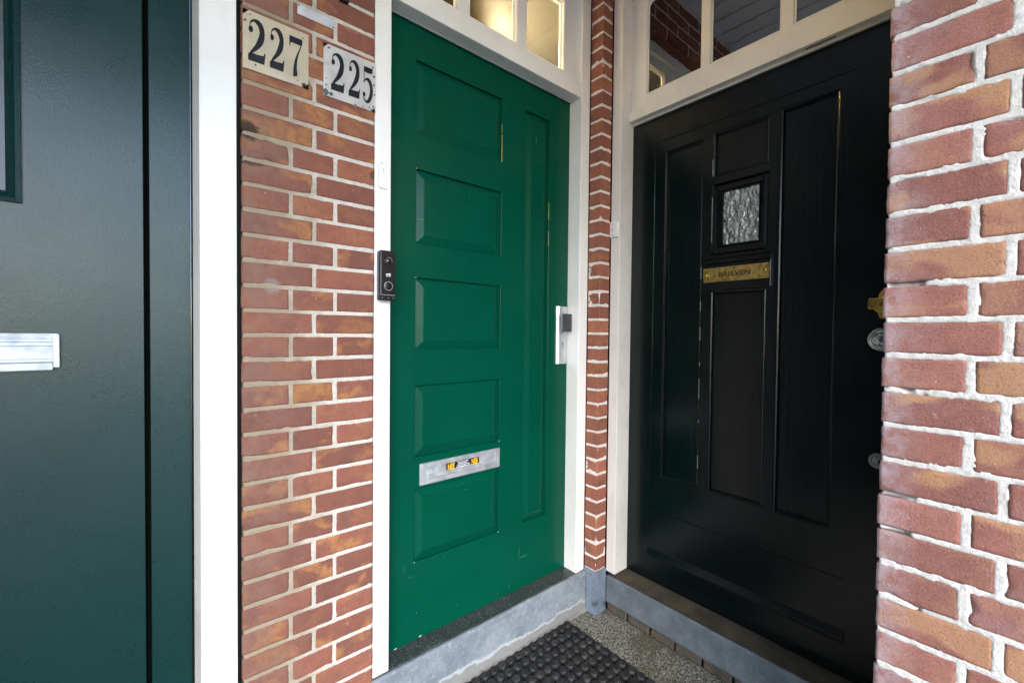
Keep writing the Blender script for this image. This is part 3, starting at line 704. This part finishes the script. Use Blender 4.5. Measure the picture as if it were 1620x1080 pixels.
F = FB(XD)
bd = empty('black_door', (XD+.02, .66, .175), 'glossy black panelled front door with brass letter plate and small rippled window', 'door')
holes = [(.812, .968, -.593, .752), (.580, .772, .594, .759), (.581, .770, .301, .565), (.580, .772, -.597, .163), (.384, .545, -.603, .760)]
g = holed(F, .206, 1.1255, -1.046, .904, [(.344, 1.016, -.745, .801, .0035)], 0, .042, .001)
bm_ = g.bm; bm_.faces.ensure_lookup_table()
F2 = FB(XD+.0033)
holed(F2, .344, 1.016, -.745, .801, [(*h, .0155) for h in holes], 0, .03, .0018, g=g)
leaf = g.build('door_leaf', 'black', bd)
def moulded(hh, deep=.0150):
    g_ = G(); a, b, c, d = hh; F3 = FB(XD+.0033)
    rings(g_, F3, [(a, b, c, d, .0045), (a+.004, b-.004, c+.004, d-.004, .0062), (a+.006, b-.006, c+.006, d-.006, .0055), (a+.010, b-.010, c+.010, d-.010, .0120), (a+.0115, b-.0115, c+.0115, d-.0115, .0120), (a+.0118, b-.0118, c+.0118, d-.0118, deep-.0008)])
    return g_
for i, h in enumerate(holes):
    if i == 2: continue
    moulded(h).build('panel', 'black', bd)
# small window
F3 = FB(XD+.0033); a, b, c, d = holes[2]; gl = (.611, .732, .336, .528)
g = G(); rings(g, F3, [(a+.001, b-.001, c+.001, d-.001, .0145), (a+.012, b-.012, c+.012, d-.009, .0145), (a+.012, b-.012, c+.012, d-.009, .001), (a+.014, b-.014, c+.014, d-.011, -.001), (gl[0]-.010, gl[1]+.010, gl[2]-.010, gl[3]+.010, -.002), (gl[0]-.0065, gl[1]+.0065, gl[2]-.0065, gl[3]+.0065, .003), (gl[0]-.005, gl[1]+.005, gl[2]-.005, gl[3]+.005, -.0005), (gl[0]-.002, gl[1]+.002, gl[2]-.002, gl[3]+.002, -.0005), (*gl, .004), (*gl, .009)], cap=False)
wf = g.build('window', 'black', bd)
g = G(); nz, ny = 60, 40; b_ = bmesh.new(); grid = []
for i in range(nz+1):
    row = []
    for j in range(ny+1):
        u = gl[0]+(gl[1]-gl[0])*j/ny; v = gl[2]+(gl[3]-gl[2])*i/nz; q = np.array([[u*115, v*52, 2.]]); row.append(b_.verts.new(F3(u, v, .0085-.0060*float(vnoise(q)[0])-.0022*float(vnoise(q*2.1)[0]))))
    grid.append(row)
for i in range(nz):
    for j in range(ny): b_.faces.new((grid[i][j], grid[i][j+1], grid[i+1][j+1], grid[i+1][j]))
g.merge(b_, 0, True); g.build('pane', 'cathedral', wf)
g = G(); g.prism([(-.004, .3015), (-.012, .3035), (-.012, .3075), (0, .325), (.004, .325), (.004, .3015)], lambda u, v, d_: F3(d_, v, u), .592, .760, .0006); g.build('sill', 'black', wf)
# board behind the brass plate
g = G(); fbox(g, F, .5625, .801, .168, .2825, -.009, .0034, .002); g.prism([(-.009, .262), (-.016, .266), (-.016, .280), (-.009, .2850)], lambda u, v, d_: F(d_, v, u), .5605, .803, .001); bk = g.build('backing_board', 'black', bd)
bp = holed(F, .567, .7945, .1975, .2500, [(.592, .772, .209, .239, -.0112)], -.0125, -.0092, .0008).build('letter_plate', 'brass', bd)
g = G(); fbox(g, F, .5925, .7715, .2095, .2385, -.0114, -.0104, .0003); fl_ = g.build('flap', 'brass', bp)
# lettering; u is mirrored because y runs right to left seen from the porch
g = G(); text(g, 'BRIEVEN', F, .682, .2235, .0235, -.0118, .0005, .0006, 1.15, 0, -1, 1.12); g.build('plate_lettering', 'dark_engraving', bp)
for u in (.5795, .7835):
    g = G(); g.lathe([(.0075, -.0127), (.0072, -.0140), (.005, -.0162), (0, -.0170)], lambda p_, q_, d_, u=u: F(u+p_, .2240+q_, d_), 18); g.build('screw', 'brass_bright', bp)
g = G(); g.prism([(0, -.902), (-.005, -.905), (-.010, -.925), (-.011, -.931), (-.010, -.934), (-.008, -.934), (-.007, -.940), (0, -.942)], lambda u, v, d_: F(d_, v, u), .340, 1.020, .0012); g.build('weather_bar', 'black', bd)
# furniture at the closing edge
g = G(); g.lathe([(.026, 0), (.026, -.003), (.022, -.006), (.012, -.008), (.010, -.03), (0, -.03)], lambda p_, q_, d_: F(.268+p_, .093+q_, d_), 26)
fbox(g, F, .245, .293, .078, .109, -.058, -.03, .003); bl = g.build('brass_latch', 'brass_bright', bd)
g = G(); disc(g, F, .268, .093, .014, .042, -.003, 0, 24)
g.build('latch_plate', 'brass', bl)
def knob(u, v, r, mat):
    g_ = G(); g_.lathe([(r, 0), (r, -.004), (r*.93, -.008), (r*.72, -.006), (r*.62, -.003), (r*.55, -.003), (r*.50, -.010), (r*.25, -.012), (0, -.0125)], lambda p_, q_, d_: F(u+p_, v+q_, d_), 36); return g_.build('lock_rose', mat, bd)
knob(.268, -.008, .034, 'chrome'); knob(.270, -.362, .022, 'plastic_grey')
g = G(); disc(g, F, .263, -.362, .005, .008, -.0135, -.0120); g.build('keyhole', 'hole', bd)
# chipped edge line left of the brass plate
for a_, v0_, v1_ in [(.8105, *q) for q in ((.215, .262), (.09, .13), (-.02, .03), (-.12, -.105), (-.25, -.17), (-.34, -.33), (-.52, -.47))] + [(.7725, *q) for q in ((.35, .52), (.60, .66))]:
    g = G(); fbox(g, F3, a_, a_+.0011, v0_, v1_, -.0006, .0006); g.build('paint_chip', 'palechip', bd)

# ================================================================== STEPS AND FLOOR DETAILS
def rough_box(name, x0, x1, y0, y1, z0_, z1_, mat, parent=None, amp=.0025, step=.012, seed=1):
    B_ = Bricks(); B_.add((x0, y0, z0_), (x1, y1, z1_), step, chip=.4, wob=amp/.0022, seed=.37); return B_.build(name, mat, parent)
sa = empty('doorstep', (.98, 1.27, 0), 'pale blue-grey stone doorstep with dark granite tread under the green door', 'doorstep')
B_ = Bricks(); B_.add((.30, 1.2275, .001), (1.4625, 1.2465, ZO-1.0475), .008, chip=.35, wob=1.2, seed=.3); B_.build('riser', 'bluestone', sa)
g = G(); g.box(.502, 1.4625, 1.2466, 1.345, .0, ZO-1.0478, .001); g.build('tread', 'tread', sa)
g = G(); g.prism([(1.2285, .0015), (1.2150, .0015), (1.2195, .007), (1.2285, .016)], lambda u, v, d: (d, u, v), .31, 1.4625); g.build('cement_fillet', 'cement', sa)
sb = empty('doorstep', (1.58, .65, 0), 'blue-grey stone doorstep over dark bricks under the black door', 'doorstep')
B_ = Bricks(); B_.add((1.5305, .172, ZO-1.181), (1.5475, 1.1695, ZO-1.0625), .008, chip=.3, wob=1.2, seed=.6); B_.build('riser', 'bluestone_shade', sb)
g = G(); g.prism([(1.5478, -1.181), (1.5478, -1.0635), (1.66, -1.048), (1.66, -1.181)], lambda u, v, d: (u, d, v+ZO), .172, 1.1695); g.build('tread', 'tread_dirty', sb)
B_ = Bricks(); y = 1.166
while y > .2:
    w_ = .1005; B_.add((1.5355, y-w_, .0), (1.62, y, ZO-1.1825), .007, chip=1.6, wob=1.6); y -= w_+.008
B_.build('brick_course', 'low_brick', sb)
g = G(); g.box(1.5435, 1.625, .19, 1.168, .0, .037); g.build('brick_joints', 'hole', sb)

# ---- rubber mat
mat = empty('door_mat', (.9, .9, 0), 'black knobbly rubber door mat in front of the green door', 'door mat')
g = G(); pit_ = .0387; x1_, y1_ = 1.338, 1.217
g.box(x1_-pit_*21, x1_, y1_-pit_*13, y1_, .002, .0075, .002)
for i in range(1, 21):
    for j in range(1, 13): disc(g, lambda u, v, d: (u, v, d), x1_-pit_*i, y1_-pit_*j, .0045, .0045, .0070, .0079, 8, 1)
g.build('base', ['rubber', 'hole'], mat)
nx_, ny_ = 21, 13; b_ = bmesh.new()
prof = [(.0176, .0065), (.0172, .0110), (.0155, .0150), (.0125, .0168), (.0112, .0160), (.0085, .0166), (.0055, .0176), (0, .0178)]
for i in range(nx_):
    for j in range(ny_):
        cx, cy = x1_-pit_*(i+.5), y1_-pit_*(j+.5); prev = None; n = 12
        for r_, z in prof:
            cur = [b_.verts.new((cx+r_*math.cos(2*math.pi*(q+.5)/n), cy+r_*math.sin(2*math.pi*(q+.5)/n), z+(.0006*math.sin(i*3.1+j*1.7)))) for q in range(n)] if r_ else [b_.verts.new((cx, cy, z))]
            if prev:
                for q in range(n):
                    if len(cur) == 1: b_.faces.new((prev[q], prev[(q+1) % n], cur[0]))
                    else: b_.faces.new((prev[q], prev[(q+1) % n], cur[(q+1) % n], cur[q]))
            prev = cur
g = G(); g.merge(b_, 0, True); g.build('knobs', 'rubber', mat)

# ================================================================== SMALL THINGS ON THE WALLS
def digit(g_, F_, ch_, u, v, w_, h_, d0, d1):
    O, sc = (u, v), (w_, h_)
    if ch_ == '2':
        ribbon(g_, F_, [(.10, .80, .03), (.16, .93, .055), (.36, 1.0, .06), (.62, .96, .16), (.80, .82, .28), (.80, .66, .30), (.66, .50, .24), (.44, .34, .14), (.20, .21, .08), (.08, .12, .05)], O, sc, d0, d1)
        disc(g_, F_, u+.17*w_, v+.765*h_, .125*w_, .075*h_, d0, d1)
        g_.prism([(u+a*w_, v+b*h_) for a, b in ((.02, 0), (.95, 0), (1.02, .27), (.95, .28), (.90, .205), (.50, .185), (.2, .19), (.02, .15))], F_, d0, d1)
    if ch_ == '7':
        g_.prism([(u+a*w_, v+b*h_) for a, b in ((.03, .74), (.09, .74), (.13, .84), (.92, .84), (.97, .88), (.97, 1), (.10, 1), (.03, 1))], F_, d0, d1)
        ribbon(g_, F_, [(.93, .90, .05), (.80, .74, .06), (.62, .55, .10), (.50, .36, .18), (.45, .16, .26), (.47, 0, .32)], O, sc, d0, d1)
    if ch_ == '5':
        g_.prism([(u+a*w_, v+b*h_) for a, b in ((.16, 1.), (.20, .86), (.50, .84), (.90, .86), (.95, 1.02), (.88, 1.0))], F_, d0, d1)
        ribbon(g_, F_, [(.18, .96, .05), (.17, .75, .05), (.15, .52, .05)], O, sc, d0, d1)
        ribbon(g_, F_, [(.14, .54, .04), (.32, .64, .06), (.58, .64, .12), (.80, .50, .22), (.84, .30, .25), (.68, .10, .18), (.42, .0, .07), (.20, .05, .05), (.10, .14, .05)], O, sc, d0, d1)
        disc(g_, F_, u+.17*w_, v+.19*h_, .12*w_, .07*h_, d0, d1)

def plate(name_label, u0, u1, v0, v1, digits, mat, chips, group):
    """slightly domed enamel sign"""
    F_ = FA(PY-.0045); g_ = G(); b_ = bmesh.new(); n1, n2 = 12, 10; bow = .0022; grid_ = []
    for i in range(n2+1):
        grid_.append([b_.verts.new(F_(u0+(u1-u0)*j/n1, v0+(v1-v0)*i/n2, -bow*(1-(2*j/n1-1)**4)*(1-(2*i/n2-1)**4))) for j in range(n1+1)])
    for i in range(n2):
        for j in range(n1): b_.faces.new((grid_[i][j], grid_[i][j+1], grid_[i+1][j+1], grid_[i+1][j]))
    bmesh.ops.solidify(b_, geom=b_.faces[:], thickness=.0012); g_.merge(b_, 0, False)
    w_ = u1-u0
    for (cu, cv, r_, n_) in chips:
        pts = [(u0+cu*w_+r_*(.6+.6*random.random())*math.cos(t), v0+cv*(v1-v0)+r_*(.5+.6*random.random())*math.sin(t)) for t in [2*math.pi*i/n_ for i in range(n_)]]
        g_.prism(pts, F_, -bow-.0004 if .12 < cu < .88 and .12 < cv < .88 else -.0016, -.0002, 0, 1)
    o = g_.build('house_number_plate', [mat, 'enamel_chip'], None); tag(o, name_label, 'house number', group)
    for ch_, a, b in digits:
        g_ = G(); digit(g_, F_, ch_, u0+a*w_, v0+.15*(v1-v0), b*w_, .70*(v1-v0), -bow-.0008, -bow+.0014); g_.build('numeral', 'ink', o)
    return o
plate('cream enamel plate with black number 227', .169, .3175, .637, .778, [('2', .07, .25), ('2', .385, .22), ('7', .68, .22)], 'enamel_cream',
      [(.93, .05, .007, 8), (.90, .90, .0022, 6), (.18, .10, .0025, 7), (.82, .09, .0022, 6), (.03, .80, .004, 7), (.93, .03, .005, 7), (.10, .93, .002, 6)], 'enamel house number plates')
plate('white enamel plate with black number 225', .355, .4985, .637, .777, [('2', .13, .25), ('2', .46, .22), ('5', .73, .22)], 'enamel_white',
      [(.05, .07, .010, 10), (.14, .06, .006, 9), (.10, .93, .0035, 7), (.05, .2, .003, 7), (.88, .06, .0025, 6), (.96, .10, .003, 7), (.97, .55, .0035, 7), (.97, .72, .004, 8), (.95, .9, .003, 7), (.05, .33, .002, 6), (.93, .03, .003, 6), (.60, .02, .0025, 6), (.75, .03, .002, 5), (.98, .35, .003, 7)], 'enamel house number plates')
F = FA(PY)
g = G(); fbox(g, F, .291, .385, .823, .848, -.0035, -.0015, .0005); npl = tag(g.build('name_plate', 'alu'), 'small blank scuffed metal strip above the number 225 plate', 'name plate')
for (u, v) in ((.294, .8445), (.381, .8275)):
    g = G(); disc(g, F, u, v, .0018, .0018, -.0043, -.0036); g.build('screw', 'hole', npl)
g = G(); fbox(g, F, .396, .421, .909, .99, -.012, -.0005, .002); tag(g.build('cable_box', 'plastic_black'), 'small black box on the brick at the top edge of the photo', 'cable box')

# video doorbell on the white frame of the green door
F = FA(1.2405)
g = G(); g.prism([(.5095, .0925), (.5560, .0925), (.5560, .236), (.5540, .239), (.5115, .239), (.5095, .236)], F, -.0265, -.0005, .0022)
db = tag(g.build('doorbell', 'plastic_black'), 'black video doorbell with round button on the white frame beside the green door', 'doorbell')
g = G(); fbox(g, F, .5105, .5118, .108, .236, -.0272, -.0266); fbox(g, F, .5118, .5550, .1075, .1090, -.0272, -.0266); g.build('edge_trim', 'plastic_grey', db)
g = G(); g.lathe([(.0118, -.0266), (.0115, -.0277), (.0095, -.0280), (.0075, -.0276), (.0045, -.0290), (0, -.0295)], lambda p_, q_, d_: F(.5345+p_, .2085+q_, d_), 28); g.build('lens', 'plastic_black', db)
g = G(); ring(g, F, .5345, .2085, .0098, .0108, -.0283, -.0277, -10, 110); disc(g, F, .5315, .2085, .0022, .0022, -.0296, -.0290, 12); g.build('lens_glint', 'plastic_grey', db)
g = G(); ring(g, F, .5345, .1345, .0118, .0132, -.0276, -.0265, 0, 360, 32); g.build('button_ring', 'plastic_grey', db)
g = G(); g.lathe([(.0117, -.0266), (.0112, -.0270), (.004, -.0268), (0, -.0267)], lambda p_, q_, d_: F(.5345+p_, .1345+q_, d_), 28); g.build('button', 'plastic_black', db)
g = G(); text(g, 'eufy', F, .5345, .1695, .0085, -.0268, .0003, .0002, 1.1); text(g, 'SECURITY', F, .5345, .1635, .0032, -.0268, .0003, .0001, 1.); g.build('lettering', 'sticker_white', db)
g = G()
for u in (.5155, .5345, .5500): disc(g, F, u, .0995, .0016, .0012, -.0270, -.0262, 8)
g.build('sensor_dot', 'plastic_grey', db)
# small white tag
g = G(); g.prism([(.5125 + (.0), .4315), (.5155, .4265), (.5200, .4250), (.5350, .4250), (.5365, .4265), (.5365, .4930), (.5345, .4960), (.5290, .4975), (.5270, .5030), (.5150, .5030), (.5125, .4980)], F, -.0065, -.0005, .001)
nt_ = tag(g.build('name_tag', 'plastic_white'), 'small clear and white name tag above the doorbell', 'name tag')
g = G(); g.prism([(.5165, .434), (.519, .4305), (.5335, .4305), (.5345, .432), (.5345, .489), (.5165, .492)], F, -.0075, -.0066, .0003); g.build('tag_insert', 'sticker_white', nt_)
g = G(); disc(g, F, .5215, .4975, .003, .0018, -.0070, -.0064, 8); fbox(g, F, .5245, .5260, .470, .484, -.0079, -.0074); g.build('tag_mark', 'plastic_grey', nt_)
# old bell push on the black door's frame
F = FB(XB+.001)
g = G(); fbox(g, F, 1.1325, 1.1735, .4165, .4840, -.0085, -.0003, .003); bp2 = tag(g.build('bell_push', 'plastic_white'), 'old white bell push on the frame left of the black door', 'bell push')
g = G(); fbox(g, F, 1.1500, 1.1640, .440, .456, -.0105, -.0084, .0015); g.build('button', 'white_old', bp2)
for v in (.427, .4735):
    g = G(); disc(g, F, 1.1560, v, .0028, .0022, -.0092, -.0084, 10); g.build('screw_hole', 'hole', bp2)

# ---- lamp in the lit hallway (gives off light)
lamp = empty('wall_lamp', (1.38, 1.9, ZO+1.2), 'amber glass lamp glowing low behind the green door transom', 'lamp')
k = NT('lamp_glass'); k.P(color=(.9, .6, .2), emit=(1., .62, .18), estr=2.5, rough=.3); MT['lamp_glass'] = k.m
g = G(); g.lathe([(.0, .06), (.035, .05), (.05, .02), (.045, -.02), (.02, -.05), (0, -.055)], lambda p_, q_, d_: (1.405+p_*.6, 1.585+q_*.6, ZO+1.37+d_*.8), 20); g.build('shade', 'lamp_glass', lamp)
g = G(); g.box(1.40, 1.47, 1.580, 1.590, ZO+1.30, ZO+1.31, .001); g.build('bracket', 'brass', lamp)
pl = bpy.data.lights.new('bulb', 'POINT'); pl.energy = 55; pl.color = (1, .83, .52); pl.shadow_soft_size = .05
po = bpy.data.objects.new('bulb', pl); C.objects.link(po); po.location = (1.32, 1.86, ZO+1.5)
